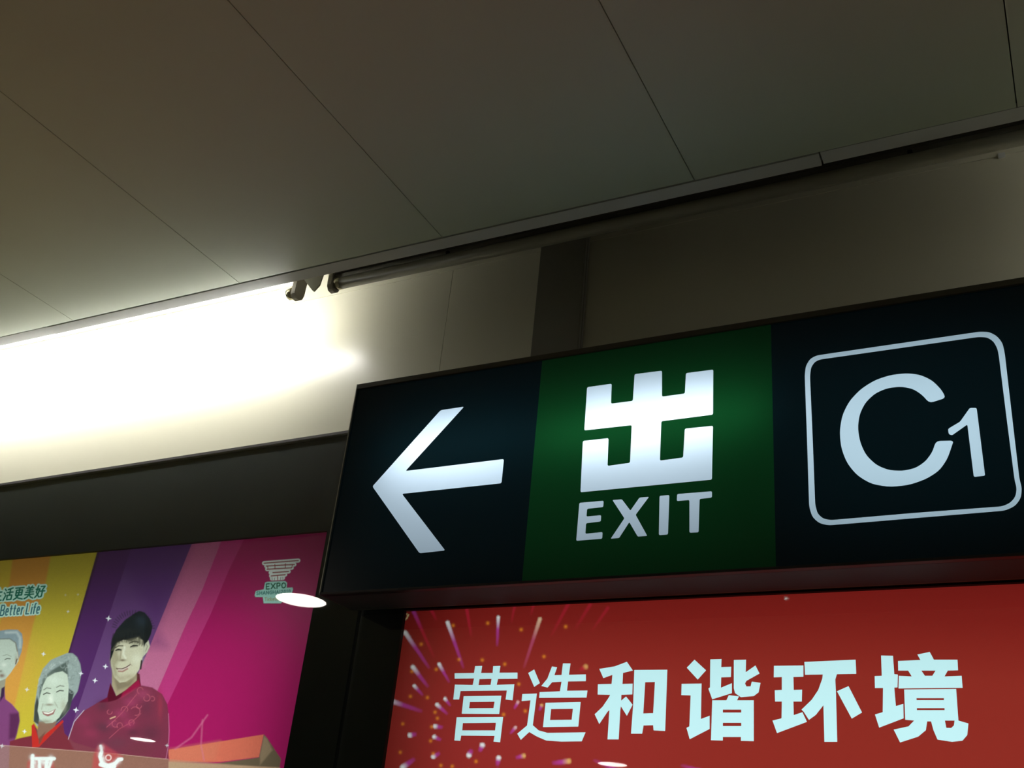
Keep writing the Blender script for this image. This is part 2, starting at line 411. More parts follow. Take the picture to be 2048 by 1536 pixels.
def write(paint, text, p0, p1, h, widths, w, col, halo=None, halo_w=0, slant=0.0, alpha=1.0):
    """text from baseline p0 to p1 (photo print coordinates), letter height h"""
    p0 = np.array(p0, float); p1 = np.array(p1, float)
    tot = sum(widths); ex = (p1-p0)/tot; exu = (p1-p0)/np.linalg.norm(p1-p0); up = np.array((0.0, -1.0))
    for pas in ((0, 1) if halo else (1,)):
        x = 0
        for ch, cw in zip(text, widths):
            for st in GLYPH.get(ch, []):
                pts = []
                for gx_, gy in st:
                    q = p0+ex*(x+gx_*cw*0.86)+up*(1-gy)*h+exu*(1-gy)*h*slant
                    pts.append(tuple(q))
                if pas == 0: paint.line(pts, halo_w, halo, 1.2, alpha)
                else: paint.line(pts, w, col, 0.9, alpha)
            x += cw

# ------------------------------------------------------------------ lightboxes
def lightbox(label, X0, X1, top0, top1, ox0, ox1, oz1, watts, lamp_rect, name_join):
    """black bordered glass lightbox, opening ox0..ox1 up to oz1"""
    t = thing('poster_lightbox', label, 'lightbox', (X0, D, 0.55))
    zb, oz0 = 0.55, 0.80
    bm = bmesh.new()
    ztop = lambda x: top0+(top1-top0)*(x-X0)/(X1-X0)
    add_prism(bm, [(X0, zb), (ox0, zb), (ox0, ztop(ox0)), (X0, ztop(X0))], D-0.003, D+0.006)
    add_prism(bm, [(ox1, zb), (X1, zb), (X1, ztop(X1)), (ox1, ztop(ox1))], D-0.003, D+0.006)
    add_prism(bm, [(ox0, oz1), (ox1, oz1), (ox1, ztop(ox1)), (ox0, ztop(ox0))], D-0.003, D+0.006)
    add_prism(bm, [(ox0, zb), (ox1, zb), (ox1, oz0), (ox0, oz0)], D-0.003, D+0.006)
    obj('border', bm, black_glass, t)
    bm = bmesh.new()   # housing behind the print
    add_box(bm, ox0-0.03, ox1+0.03, D+0.17, D+0.18, oz0-0.03, oz1+0.03)
    add_box(bm, ox0-0.03, ox0-0.02, D+0.006, D+0.17, oz0-0.03, oz1+0.03)
    add_box(bm, ox1+0.02, ox1+0.03, D+0.006, D+0.17, oz0-0.03, oz1+0.03)
    add_box(bm, ox0-0.03, ox1+0.03, D+0.006, D+0.17, oz1+0.02, oz1+0.03)
    add_box(bm, ox0-0.03, ox1+0.03, D+0.006, D+0.17, oz0-0.03, oz0-0.02)
    obj('housing', bm, recess_m, t)
    bm = bmesh.new()
    add_prism(bm, [(X0+0.002, zb), (X1-0.002, zb), (X1-0.002, ztop(X1)-0.008), (X0+0.002, ztop(X0)-0.008)], D-0.0085, D-0.0035)
    obj('glass_pane', bm, glass_m, t)
    bm = bmesh.new()
    add_prism(bm, [(X0, ztop(X0)-0.0062), (X1, ztop(X1)-0.0062), (X1, ztop(X1)), (X0, ztop(X0))], D-0.0105, D-0.0032)
    obj('top_rail', bm, edge_m, t)
    bm = bmesh.new()
    add_prism(bm, [(X0, ztop(X0)-0.0077), (X1, ztop(X1)-0.0077), (X1, ztop(X1)-0.0064), (X0, ztop(X0)-0.0064)], D-0.0095, D-0.0032)
    obj('rail_lip', bm, line_m, t)
    lx0, lx1, lz0, lz1 = lamp_rect
    area_lamp('backlight', ((lx0+lx1)/2, D+0.15, (lz0+lz1)/2), lx1-lx0, lz1-lz0, watts, (1, 1, 1), t)
    return t
XJ = wall(712, 1300)[0]                     # joint between the two lightboxes
OXR = -0.8095*D                             # right edge of the left poster
OZL = 0.4185*D+CAMZ
OXL2 = -0.678*D
OZ2 = 0.3120*D+CAMZ
XA = -4.60
slope = (FT1-FT0)/((-0.8087+1.4757)*D)
topat = lambda x: FT1+slope*(x+0.8087*D)
left_box = lightbox('black-framed backlit poster with purple, yellow and magenta stripes and three portraits', XA, XJ-0.001, topat(XA), topat(XJ), -3.55, OXR, OZL, LEFT_W, (-3.5, OXR-0.05, 0.85, OZL-0.15), 'l')
right_box = lightbox('black-framed red backlit poster with fireworks and white Chinese lettering below the exit sign', XJ+0.001, 1.30, topat(XJ), FT1, OXL2, 0.78, OZ2, RED_W, (OXL2+0.05, 0.74, 0.85, OZ2+0.015), 'r')
bm = bmesh.new(); add_box(bm, X_L, XA-0.002, D, D+0.02, 0.0, 2.43); add_box(bm, 1.302, X_R, D, D+0.02, 0, 2.43)
add_box(bm, XA-0.002, 1.302, D, D+0.02, 0, 0.548)
obj('lower_cladding', bm, cream, wall_back)

def axis_lines(a, b, fa, fb, fine, coarse):
    """coordinates a..b, fine spacing between fa and fb"""
    parts = []
    if fa > a: parts.append(np.linspace(a, fa, max(2, int((fa-a)/coarse)+1))[:-1])
    parts.append(np.linspace(fa, fb, int((fb-fa)/fine)+1))
    if fb < b: parts.append(np.linspace(fb, b, max(2, int((b-fb)/coarse)+1))[1:])
    return np.concatenate(parts)

# ---- left poster print
PY = D+0.012
xs_ = axis_lines(-3.56, OXR+0.008, -2.52, OXR+0.008, 0.00115, 0.008)
zs_ = axis_lines(0.78, OZL+0.008, CAMZ+0.20, OZL+0.008, 0.00115, 0.008)
GX, GZ = np.meshgrid(xs_, zs_)
V2 = np.stack([GX.ravel(), GZ.ravel()], 1)
pxx, pyy = to_px(V2[:, 0], V2[:, 1], PY)
P = Paint(np.stack([pxx, pyy], 1), (160, 24, 92))
def band(l, r, c1, c2=None, soft=1.5, alpha=1.0):
    """stripe between two poly lines running down the print"""
    P.poly(l+r[::-1], c1, soft, alpha, c2)
def ext(pts, dy=700):      # prolong a stripe edge downwards
    (x0, y0), (x1, y1) = pts[-2], pts[-1]; k = (x1-x0)/(y1-y0)
    a = (pts[0][0]-(pts[1][0]-pts[0][0])/(pts[1][1]-pts[0][1])*60, pts[0][1]-60)
    return [a]+pts+[(x1+k*dy, y1+dy)]
eOL = ext([(24, 1122), (18, 1167), (0, 1245), (-30, 1373)]); eOR = ext([(101, 1114), (91, 1167), (66, 1250), (38, 1373)])
eYP = ext([(195, 1104), (137, 1304), (108, 1400)]); ePP = ext([(252, 1128), (182, 1339), (135, 1478)])
ePK = ext([(384, 1087), (300, 1292), (270, 1362)]); eKM = ext([(440, 1089), (404, 1181), (371, 1251), (316, 1379)])
eMD = ext([(481, 1093), (457, 1142), (422, 1227), (336, 1406)]); eM2 = ext([(462, 1090), (445, 1130), (404, 1221), (320, 1400)])
far = [(-4000, 1040), (-4000, 2600)]
band([(-4000, 1000), (-4000, 2600)], eMD, (176, 52, 112), (180, 60, 135))
band([(-4000, 1000), (-4000, 2600)], eKM, (178, 88, 128), (196, 150, 182), 1.5)
band([(-4000, 1000), (-4000, 2600)], ePK, (84, 48, 104), (150, 115, 165), 1.5)
P.poly([(384, 1080), (300, 1292), (330, 1292), (250, 1128), (262, 1080)], (78, 38, 100), 30, 0.5)
band([(-4000, 1000), (-4000, 2600)], ePP, (78, 42, 92), (92, 45, 122), 1.5)
band([(-4000, 1000), (-4000, 2600)], eYP, (180, 165, 60), (214, 206, 40), 1.5)
band(eOL, eOR, (196, 138, 60), (214, 166, 70), 4)
band([(-4000, 1000), (-4000, 2600)], eOL, (190, 168, 58), (212, 160, 70), 4, 0.8)
P.blob((20, 1330), 60, 80, (214, 160, 75), 0.55)
P.poly([(195, 1100), (201, 1100), (139, 1310), (136, 1310)], (60, 35, 60), 2, 0.7)
# ribbon at the foot of the print
P.poly([(335, 1500), (527, 1469), (518, 1514), (440, 1524), (340, 1524)], (206, 108, 86), 1.5)
P.poly([(335, 1500), (440, 1483), (430, 1520), (340, 1524)], (200, 118, 92), 12, 0.6)
P.poly([(528, 1469), (534, 1476), (562, 1518), (558, 1540), (330, 1545), (440, 1526), (518, 1515)], (104, 92, 72), 2)
P.poly([(528, 1472), (534, 1478), (545, 1500), (520, 1530), (520, 1510)], (140, 122, 96), 4)
P.poly([(335, 1523), (560, 1535), (560, 2600), (335, 2600)], (180, 150, 120), 3)  # pale reflection band painted on below the ribbon
P.line([(415, 1430), (383, 1475), (350, 1498)], 3, (205, 110, 150), 3, 0.5); P.line([(405, 1440), (402, 1490), (408, 1520)], 3, (205, 120, 150), 3, 0.4)
O2 = dict(org=(0, 1236), sc=5.12)
skin = (196, 200, 178)
# left elderly man
P.poly([(-400, 800), (-120, 760), (45, 700), (55, 830), (120, 880), (190, 960), (202, 1050), (175, 1180), (150, 1260), (150, 4000), (-500, 4000)], (122, 66, 118), 2.5, col2=(120, 60, 80), **O2)
P.poly([(100, 980), (195, 970), (200, 1060), (160, 1230), (90, 1240)], (78, 34, 70), 6, 0.8, **O2)
P.poly([(-90, 560), (60, 600), (50, 700), (30, 800), (-90, 840)], (150, 150, 130), 2, **O2)
P.poly([(15, 720), (50, 700), (40, 800), (0, 860)], (60, 40, 70), 2, **O2)
P.poly([(-160, 250), (-60, 190), (100, 200), (160, 250), (184, 380), (190, 440), (150, 500), (110, 560), (60, 620), (-40, 660), (-120, 600)], (182, 200, 186), 1.8, **O2)
P.poly([(-200, 300), (-120, 160), (0, 130), (90, 118), (180, 120), (225, 160), (235, 240), (222, 340), (192, 420), (178, 330), (160, 250), (100, 212), (-40, 215), (-140, 300)], (134, 156, 162), 2, **O2)
P.line([(60, 150), (170, 145), (205, 200), (205, 300)], 5, (182, 200, 200), 4, 0.8, **O2)
P.line([(0, 215), (100, 212), (160, 255), (176, 340)], 2, (90, 100, 95), 2, 0.8, **O2)
P.line([(50, 425), (75, 415), (105, 418)], 1.6, (80, 85, 75), 1, 1, **O2); P.line([(30, 385), (75, 375), (115, 395)], 1.2, (130, 140, 125), 1.5, 0.8, **O2)
P.blob((20, 590), 30, 22, (120, 92, 80), 0.9, **O2); P.blob((5, 545), 22, 14, (110, 100, 85), 0.7, **O2); P.blob((165, 430), 14, 45, (150, 150, 130), 0.8, **O2); P.blob((40, 480), 24, 20, (215, 228, 215), 0.7, **O2)
P.line([(175, 420), (160, 470)], 2, (90, 60, 50), 1.2, 0.9, **O2)
# young man
P.poly([(700, 1245), (755, 1080), (860, 950), (1000, 868), (1100, 810), (1130, 670), (1185, 800), (1420, 600), (1445, 690), (1560, 712), (1660, 780), (1712, 880), (1728, 1000), (1725, 1500), (1700, 4200), (690, 4200)], (112, 24, 54), 2, **O2)
P.poly([(1150, 540), (1405, 560), (1425, 640), (1290, 740), (1190, 800), (1145, 690)], (160, 152, 122), 2, **O2)
P.poly([(1160, 600), (1300, 655), (1400, 590), (1330, 700), (1200, 740)], (112, 104, 84), 6, 0.7, **O2)
P.poly([(1400, 560), (1430, 575), (1440, 690), (1300, 770), (1190, 840), (1110, 860), (1100, 800), (1132, 668), (1190, 800), (1290, 740), (1400, 640)], (84, 16, 38), 2, **O2)
P.poly([(1260, 760), (1420, 630), (1440, 690), (1330, 770), (1230, 830)], (150, 24, 66), 3, 0.9, **O2)
for c, rx, ry, a, col in (((1050, 900), 60, 60, .8, (70, 20, 42)), ((860, 1060), 70, 60, .7, (135, 30, 70)), ((1060, 1120), 90, 60, .8, (66, 26, 44)), ((1500, 900), 60, 110, .7, (82, 24, 48)), ((1640, 900), 26, 140, .7, (150, 34, 60)), ((1540, 1180), 110, 90, .8, (74, 16, 40)),
                          ((930, 1180), 80, 50, .7, (140, 32, 70)), ((1200, 1280), 140, 70, .8, (92, 38, 56)), ((1360, 1170), 60, 40, .8, (70, 14, 40)), ((1460, 780), 80, 60, .6, (165, 60, 100)), ((1340, 860), 70, 50, .7, (160, 50, 96)), ((1240, 980), 70, 50, .7, (158, 48, 92)), ((1150, 1080), 60, 40, .6, (150, 50, 90)), ((1320, 1080), 60, 50, .7, (160, 40, 90)), ((1420, 1350), 160, 80, .7, (100, 34, 44))):
    P.blob(c, rx, ry, col, a, **O2)
def spiral(cx, cy, r, t0, t1, k=0.0):
    return [(cx+r*(1-k*i/14)*math.cos(t0+(t1-t0)*i/14), cy+r*(1-k*i/14)*math.sin(t0+(t1-t0)*i/14)) for i in range(15)]
for c in ((1500, 820, 40, -1.5, 3.6), (1390, 960, 55, -2.6, 1.8), (1350, 1070, 34, 2.0, 7.0), (1420, 900, 30, 0, 4), (1180, 1080, 40, 1, 5), (1280, 940, 40, 3, 7), (1230, 1100, 34, 2.4, 6.6), (1440, 740, 38, 2, 6), (1560, 830, 28, -2, 2), (1120, 960, 30, 0, 4.4)):
    P.line(spiral(*c, 0.35), 1.3, (196, 92, 110), 1.2, 0.75, **O2)
P.line([(1090, 1120), (1180, 1040), (1260, 960), (1320, 880), (1400, 780)], 1.4, (190, 84, 104), 1.5, 0.7, **O2)
P.line([(1120, 1230), (1230, 1130), (1360, 1060), (1440, 980)], 1.4, (186, 80, 100), 1.5, 0.7, **O2)
P.line([(1130, 1030), (1180, 1010)], 2.4, (230, 190, 150), 1.5, 0.9, **O2)
P.poly([(1135, 440), (1150, 300), (1200, 220), (1440, 180), (1482, 250), (1480, 330), (1452, 430), (1425, 530), (1372, 600), (1290, 652), (1225, 662), (1168, 605), (1138, 490)], (196, 198, 170), 1.8, **O2)
P.poly([(1130, 440), (1150, 320), (1200, 330), (1230, 420), (1190, 480), (1210, 600), (1165, 600)], (142, 138, 108), 8, 0.7, **O2)
P.blob((1240, 620), 60, 30, (150, 140, 115), 0.6, **O2); P.blob((1400, 420), 50, 60, (214, 220, 196), 0.7, **O2); P.blob((1330, 600), 60, 30, (160, 152, 125), 0.6, **O2)
P.poly([(1478, 240), (1520, 228), (1535, 290), (1508, 350), (1462, 400), (1462, 320)], (188, 192, 168), 1.5, **O2)
P.line([(1495, 265), (1510, 290), (1490, 340)], 1.4, (110, 105, 90), 1.5, 0.7, **O2)
P.poly([(1126, 440), (1132, 330), (1150, 220), (1190, 120), (1280, 20), (1380, -50), (1430, -72), (1480, -58), (1535, 10), (1562, 90), (1545, 170), (1512, 240), (1490, 262), (1474, 300), (1462, 230), (1410, 200), (1340, 240), (1260, 222), (1200, 260), (1168, 330), (1146, 400)], (27, 33, 34), 2.2, **O2)
P.blob((1450, 20), 60, 70, (44, 56, 66), 0.7, **O2); P.line([(1240, 230), (1300, 180), (1420, 160)], 3, (16, 20, 20), 3, 0.8, **O2)
for k in range(26):
    t = k/25; xa, ya_ = 1150+330*t, 215-55*math.sin(t*3.1)
    P.line([(xa+8, ya_-50), (xa-2-10*(k % 3), ya_+10), (xa-14-6*(k % 2), ya_+58+34*((k*7) % 5)/5)], 2.2, (34, 38, 36), 2.2, 0.6, **O2)
for k in range(22):
    t = k/21; a0 = -3.0+2.9*t; cx, cy = 1350+195*math.cos(a0)+30*t, 120+185*math.sin(a0)
    P.line([(cx-30*math.cos(a0), cy-30*math.sin(a0)), (cx+10*math.cos(a0+0.4), cy+12*math.sin(a0+0.4))], 2.2, (32, 38, 42), 2, 0.55, **O2)
for k in range(16):
    t = k/15; P.line([(1240+230*t, 40-60*math.sin(t*3)), (1200+270*t, 130), (1180+290*t, 200)], 1.1, (58, 70, 74), 2, 0.28, **O2)
P.line([(1450, 440), (1440, 520)], 3.5, (45, 38, 36), 1.5, 0.95, **O2)
P.poly([(1146, 330), (1200, 250), (1420, 195), (1465, 235), (1470, 270), (1340, 262), (1240, 250), (1170, 320)], (112, 112, 92), 5, 0.65, **O2)
P.blob((1215, 326), 26, 10, (40, 40, 36), 0.9, -0.1, **O2); P.blob((1374, 288), 30, 10, (40, 40, 36), 0.9, -0.2, **O2)
P.line([(1200, 346), (1235, 342)], 1, (160, 158, 135), 1.5, 0.8, **O2); P.line([(1350, 306), (1405, 296)], 1, (160, 158, 135), 1.5, 0.8, **O2)
P.line([(1180, 305), (1215, 285), (1258, 285)], 2.2, (58, 56, 46), 1.5, 0.9, **O2); P.line([(1325, 258), (1370, 238), (1420, 248)], 2.2, (58, 56, 46), 1.5, 0.9, **O2)
P.line([(1186, 332), (1212, 320), (1240, 328)], 2.4, (45, 45, 40), 1.2, 1, **O2); P.line([(1338, 296), (1368, 280), (1408, 284)], 2.4, (45, 45, 40), 1.2, 1, **O2)
P.line([(1275, 300), (1262, 370), (1285, 410)], 4, (222, 230, 208), 3, 0.7, **O2); P.blob((1255, 432), 32, 12, (108, 92, 74), 0.9, **O2); P.line([(1240, 340), (1232, 410)], 2.5, (140, 132, 105), 3, 0.7, **O2)
P.poly([(1196, 518), (1250, 514), (1334, 476), (1320, 512), (1270, 540), (1220, 540)], (206, 196, 184), 1.2, 0.9, **O2)
P.line([(1190, 512), (1204, 524)], 1.6, (100, 80, 66), 1.2, 0.9, **O2)
P.line([(1196, 520), (1250, 520), (1290, 505), (1332, 478)], 1.8, (84, 58, 52), 1, 1, **O2); P.line([(1215, 545), (1255, 548), (1305, 520)], 3.2, (158, 118, 108), 1.5, 0.9, **O2)
P.line([(1330, 460), (1352, 490)], 1.2, (150, 140, 118), 1.5, 0.8, **O2)
# elderly woman
P.poly([(100, 1262), (200, 1230), (320, 1205), (345, 1080), (450, 1250), (640, 1050), (660, 1180), (760, 1275), (980, 1340), (980, 4200), (0, 4200)], (118, 46, 58), 2.5, **O2)
hair = [(345, 1050), (355, 890), (375, 760), (400, 620), (440, 520), (520, 430), (600, 395), (690, 358), (745, 362), (790, 400), (822, 470), (835, 560), (815, 660), (795, 750), (730, 850), (712, 930), (660, 1000), (600, 1060), (540, 1110), (380, 1110)]
P.poly(hair, (146, 164, 160), 2.2, **O2)
P.poly([(400, 840), (410, 700), (450, 600), (540, 530), (640, 470), (700, 440), (690, 500), (700, 600), (680, 700), (440, 720)], (62, 78, 70), 4, 0.85, **O2)
P.poly([(345, 1060), (355, 900), (380, 800), (405, 900), (400, 1060), (420, 1110)], (40, 46, 42), 2.5, 0.9, **O2)
P.poly([(700, 720), (760, 760), (715, 930), (650, 1010), (560, 1090), (600, 1000), (680, 880)], (40, 46, 46), 2.5, 0.9, **O2)
rnd = random.Random(3)
face_w = [(402, 830), (440, 690), (480, 610), (560, 562), (640, 545), (690, 580), (704, 700), (720, 850), (655, 960)]
n_curl = 0
while n_curl < 60:
    x, y = rnd.uniform(390, 830), rnd.uniform(365, 800); q = np.array([[x, y]])
    if not inside(q, hair)[0] or inside(q, face_w)[0] or poly_sd(q, hair)[0] > -18: continue
    n_curl += 1; a0 = rnd.uniform(0, 6)
    P.line(spiral(x, y, rnd.uniform(10, 24), a0, a0+rnd.uniform(1.2, 2.6)), 1.5, rnd.choice([(178, 196, 192), (112, 130, 126), (198, 214, 208), (96, 112, 108)]), 2.2, 0.45, **O2)
P.poly([(398, 1060), (580, 1060), (545, 1170), (400, 1300), (380, 1150)], (134, 104, 88), 3, **O2)
P.poly([(402, 830), (440, 690), (480, 610), (560, 562), (640, 545), (690, 580), (704, 700), (695, 850), (655, 930), (605, 1020), (540, 1072), (470, 1078), (405, 1035), (385, 950)], (190, 208, 190), 1.8, **O2)
P.blob((560, 640), 80, 50, (206, 224, 208), 0.7, **O2); P.blob((520, 830), 26, 50, (226, 238, 222), 0.8, **O2); P.blob((470, 1060), 60, 20, (140, 138, 116), 0.7, **O2); P.blob((650, 900), 30, 60, (166, 172, 150), 0.7, **O2)
P.line([(448, 735), (480, 715), (520, 722)], 1.8, (105, 112, 100), 1.5, 0.9, **O2); P.line([(580, 710), (615, 692), (655, 700)], 1.8, (105, 112, 100), 1.5, 0.9, **O2)
P.line([(445, 782), (478, 766), (512, 774)], 2.0, (58, 62, 56), 1.2, 1, **O2); P.line([(580, 758), (612, 742), (648, 746)], 2.0, (58, 62, 56), 1.2, 1, **O2)
P.blob((505, 888), 44, 12, (128, 118, 100), 0.85, **O2); P.line([(440, 880), (425, 935)], 1.5, (140, 140, 122), 2, 0.7, **O2); P.line([(560, 860), (590, 915)], 1.5, (140, 140, 122), 2, 0.7, **O2)
P.poly([(428, 955), (500, 965), (572, 930), (548, 985), (490, 1008), (445, 990)], (150, 104, 100), 1.4, **O2); P.poly([(440, 962), (500, 970), (560, 940), (535, 972), (490, 985), (455, 978)], (226, 232, 220), 1, **O2)
P.poly([(322, 1100), (348, 1085), (395, 1240), (440, 1210), (640, 1045), (652, 1062), (470, 1250), (400, 1320), (330, 1330)], (186, 46, 40), 1.8, **O2)
P.poly([(395, 1230), (470, 1160), (420, 1270), (398, 1300)], (110, 70, 60), 2, 0.8, **O2)
# pale glass reflection painted into the print as a band, then white emblems
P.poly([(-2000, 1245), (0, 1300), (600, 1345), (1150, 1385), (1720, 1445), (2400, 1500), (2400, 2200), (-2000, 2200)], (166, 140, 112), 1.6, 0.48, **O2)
P.line([(0, 1302), (600, 1346), (1150, 1388), (1720, 1446)], 0.9, (226, 190, 178), 1, 0.6, **O2)
P.poly([(280, 1480), (330, 1400), (420, 1420), (540, 1430), (560, 1536), (270, 1600)], (186, 70, 70), 5, 0.6, **O2)
P.poly([(1000, 1310), (1060, 1290), (1260, 1420), (1200, 1536), (940, 1560), (960, 1400)], (190, 64, 74), 6, 0.6, **O2)
P.line([(335, 1410), (330, 1500), (330, 1560)], 7, (222, 236, 232), 2, 0.95, **O2); P.line([(365, 1440), (420, 1440), (480, 1440), (555, 1440)], 7, (222, 236, 232), 2, 0.95, **O2); P.line([(400, 1450), (410, 1560)], 6, (222, 236, 232), 2, 0.95, **O2); P.line([(480, 1460), (470, 1560)], 7, (222, 236, 232), 2, 0.95, **O2); P.line([(530, 1450), (500, 1540)], 5, (222, 236, 232), 2, 0.9, **O2)
P.line([(1030, 1310), (1040, 1350)], 5, (232, 242, 238), 1.5, 1, **O2); P.line([(1040, 1370), (1025, 1420), (1045, 1490), (1110, 1510), (1180, 1490), (1215, 1450), (1245, 1445)], 7, (226, 238, 234), 2, 1, **O2)
P.line(spiral(1110, 1430, 28, 0, 6.3), 2.5, (232, 205, 200), 1.5, 0.9, **O2); P.line([(1030, 1500), (1110, 1530), (1170, 1520)], 8, (226, 238, 234), 2, 1, **O2)
for c in ((330, 1430), (352, 1480), (340, 1530), (420, 1470), (455, 1480), (505, 1480), (520, 1440), (480, 1530), (400, 1525)):
    P.blob(c, 26, 30, (226, 238, 234), 0.75, **O2)
for c in ((1036, 1330), (1030, 1400), (1060, 1480), (1120, 1520), (1180, 1490), (1215, 1460), (1050, 1440)):
    P.blob(c, 24, 28, (228, 238, 234), 0.75, **O2)
P.line([(1725, 980), (1732, 1150), (1725, 1300), (1700, 1440)], 1.2, (206, 130, 170), 1.5, 0.7, **O2)
P.line([(700, 1240), (760, 1060), (860, 945)], 1.2, (214, 205, 215), 1.4, 0.8, **O2)
for x, y, r, a in ((217, 1237, 6, 1), (211, 1333, 5.5, 1), (190, 1361, 5.5, 1), (162, 1347, 5, .9), (152, 1420, 6, 1), (87, 1308, 5, .9), (54, 1379, 5, .7), (49, 1463, 5, .9), (136, 1223, 3.5, .7), (156, 1189, 3, .4), (131, 1190, 3, .3), (334, 1491, 4, .7), (4, 1492, 5, .6)):
    P.star(x, y, r, a)
P.poly([(700, 1245), (755, 1080), (860, 950), (1000, 868), (1110, 860), (1190, 840), (1300, 770), (1445, 690), (1560, 712), (1660, 780), (1712, 880), (1728, 1000), (1725, 1440), (1150, 1385), (760, 1350)], (140, 92, 110), 3, 0.22, **O2)
# slogan
mint = (188, 232, 214)
write(P, '生活更美好', (-16, 1203), (90, 1194), 24, [1, 1, 1, 1, 1], 2.9, (22, 112, 88), mint, 9, slant=0.2)
write(P, 'Better Life', (0, 1231), (81, 1226), 20, [.85, .68, .58, .58, .68, .6, .25, .8, .35, .55, .7], 2.6, (52, 112, 122), mint, 8, slant=0.2)
write(P, 'City', (-40, 1234), (-8, 1232), 20, [.8, .35, .58, .6], 2.6, (52, 112, 122), mint, 8, slant=0.2)
# ticket emblem with its plates
O7 = dict(org=(500, 1100), sc=11.38)
wh = (232, 246, 238)
for pts in ([(320, 300), (1100, 240)], [(370, 365), (1010, 330)], [(390, 435), (950, 405)], [(470, 515), (880, 490)], [(480, 590), (800, 562)]):
    P.line(pts, 8.6, (96, 22, 48), 2, 0.5, **O7)
for pts in ([(320, 300), (1100, 240)], [(370, 365), (1010, 330)], [(390, 435), (950, 405)], [(470, 515), (880, 490)], [(480, 590), (800, 562)], [(500, 650), (750, 635)]):
    P.line(pts, 8.0, wh, 1.2, 1, **O7)
for pts in ([(320, 300), (1100, 240)], [(370, 365), (1010, 330)], [(390, 440), (950, 405)], [(520, 515), (880, 490)], [(480, 592), (800, 562)]):
    P.line(pts, 2.1, (140, 30, 28), 0.9, 1, **O7)
for pts in ([(400, 370), (412, 435)], [(565, 330), (570, 425)], [(805, 310), (805, 410)], [(962, 340), (952, 405)], [(625, 580), (632, 680)]):
    P.line(pts, 1.5, (140, 34, 30), 0.9, 1, **O7)
for pts in ([(500, 630), (505, 680)], [(560, 640), (555, 690)], [(700, 620), (690, 680)], [(745, 620), (750, 670)]):
    P.line(pts, 1.4, (104, 120, 116), 1, 0.8, **O7)
P.poly([(330, 745), (390, 715), (800, 700), (850, 740), (840, 850), (980, 850), (990, 890), (960, 1010), (760, 1040), (740, 1190), (700, 1230), (300, 1220), (285, 1080), (120, 1080), (95, 1040), (120, 930), (300, 890)], (90, 24, 50), 3, 0.6, **O7)
P.poly([(345, 740), (395, 722), (800, 706), (845, 745), (835, 860), (965, 852), (980, 890), (950, 1000), (755, 1030), (735, 1180), (700, 1215), (310, 1212), (292, 1070), (125, 1070), (105, 1030), (130, 935), (312, 895)], (164, 222, 208), 1.3, **O7)
def T7(x, y): return (500+x/11.38, 1100+y/11.38)
write(P, 'EXPO', T7(372, 890), T7(850, 858), 10.2, [.85, 1.05, .85, 1], 2.3, (8, 96, 64))
write(P, 'SHANGHAI2010', T7(150, 1022), T7(940, 975), 6.6, [.9, .95, .95, .95, .95, .95, .95, .4, .8, .75, .6, .75], 1.4, (24, 112, 104))
write(P, 'Ticketing', T7(335, 1160), T7(720, 1140), 6.6, [.9, .3, .65, .6, .65, .5, .3, .65, .65], 1.1, (160, 150, 84))
P.c *= (1+0.05*np.random.default_rng(1).standard_normal(len(P.c)))[:, None].clip(0.8, 1.2)
nx, nz = len(xs_), len(zs_)
I = (np.arange(nz-1)[:, None]*nx+np.arange(nx-1)[None]).ravel()
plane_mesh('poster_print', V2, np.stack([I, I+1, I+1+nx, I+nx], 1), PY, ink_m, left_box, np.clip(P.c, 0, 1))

# ---- red poster: fireworks print with cut-out letters
LETTERS = []   # (list of outer contours, list of holes) in photo pixels
def cc(pts, ox, oy, s): return [(ox+x/s, oy+y/s) for x, y in pts]
A = (860, 1300, 3.657); B7 = (1340, 1280, 3.103)
LETTERS.append((A, [[(180,170),(322,168),(330,118),(382,116),(374,168),(458,168),(462,118),(515,116),(508,166),(640,165),(640,210),(498,212),(488,255),(617,250),(604,368),(553,362),(562,296),(224,300),(213,362),(170,362),(182,253),(312,256),(322,208),(180,210)],
  [(246,338),(522,334),(506,468),(232,466)], [(195,492),(535,490),(513,675),(464,670),(472,628),(228,626),(222,664),(178,662)]],
  [[(362,213),(450,211),(443,255),(355,257)], [(292,380),(472,378),(464,425),(286,426)], [(240,535),(482,532),(476,588),(236,588)]]))
LETTERS.append((A, [[(718,168),(762,142),(804,242),(762,270)], [(892,120),(930,126),(910,184),(962,183),(972,98),(1028,98),(1016,181),(1140,178),(1140,228),(1010,230),(1002,298),(1152,296),(1145,348),(798,350),(802,308),(950,302),(962,232),(893,236),(860,275),(814,263),(858,210)],
  [(845,386),(1102,380),(1085,560),(826,564)], [(675,322),(782,318),(752,550),(795,588),(860,606),(1138,602),(1110,668),(960,670),(850,662),(780,632),(726,600),(664,658),(638,612),(710,552),(735,368),(670,374)]],
  [[(886,432),(1045,430),(1036,510),(878,512)]]))
LETTERS.append((A, [[(1238,138),(1350,120),(1440,86),(1484,150),(1412,168),(1408,248),(1482,246),(1480,325),(1400,328),(1398,370),(1434,340),(1482,400),(1440,482),(1396,412),(1392,440),(1380,654),(1298,654),(1312,440),(1300,450),(1238,542),(1204,470),(1262,415),(1306,350),(1318,328),(1226,326),(1228,250),(1328,248),(1334,182),(1268,206)],
  [(1494,146),(1736,144),(1720,592),(1635,588),(1632,550),(1562,552),(1552,612),(1470,612),(1486,400)]], [[(1574,236),(1645,234),(1632,462),(1560,464)]]))
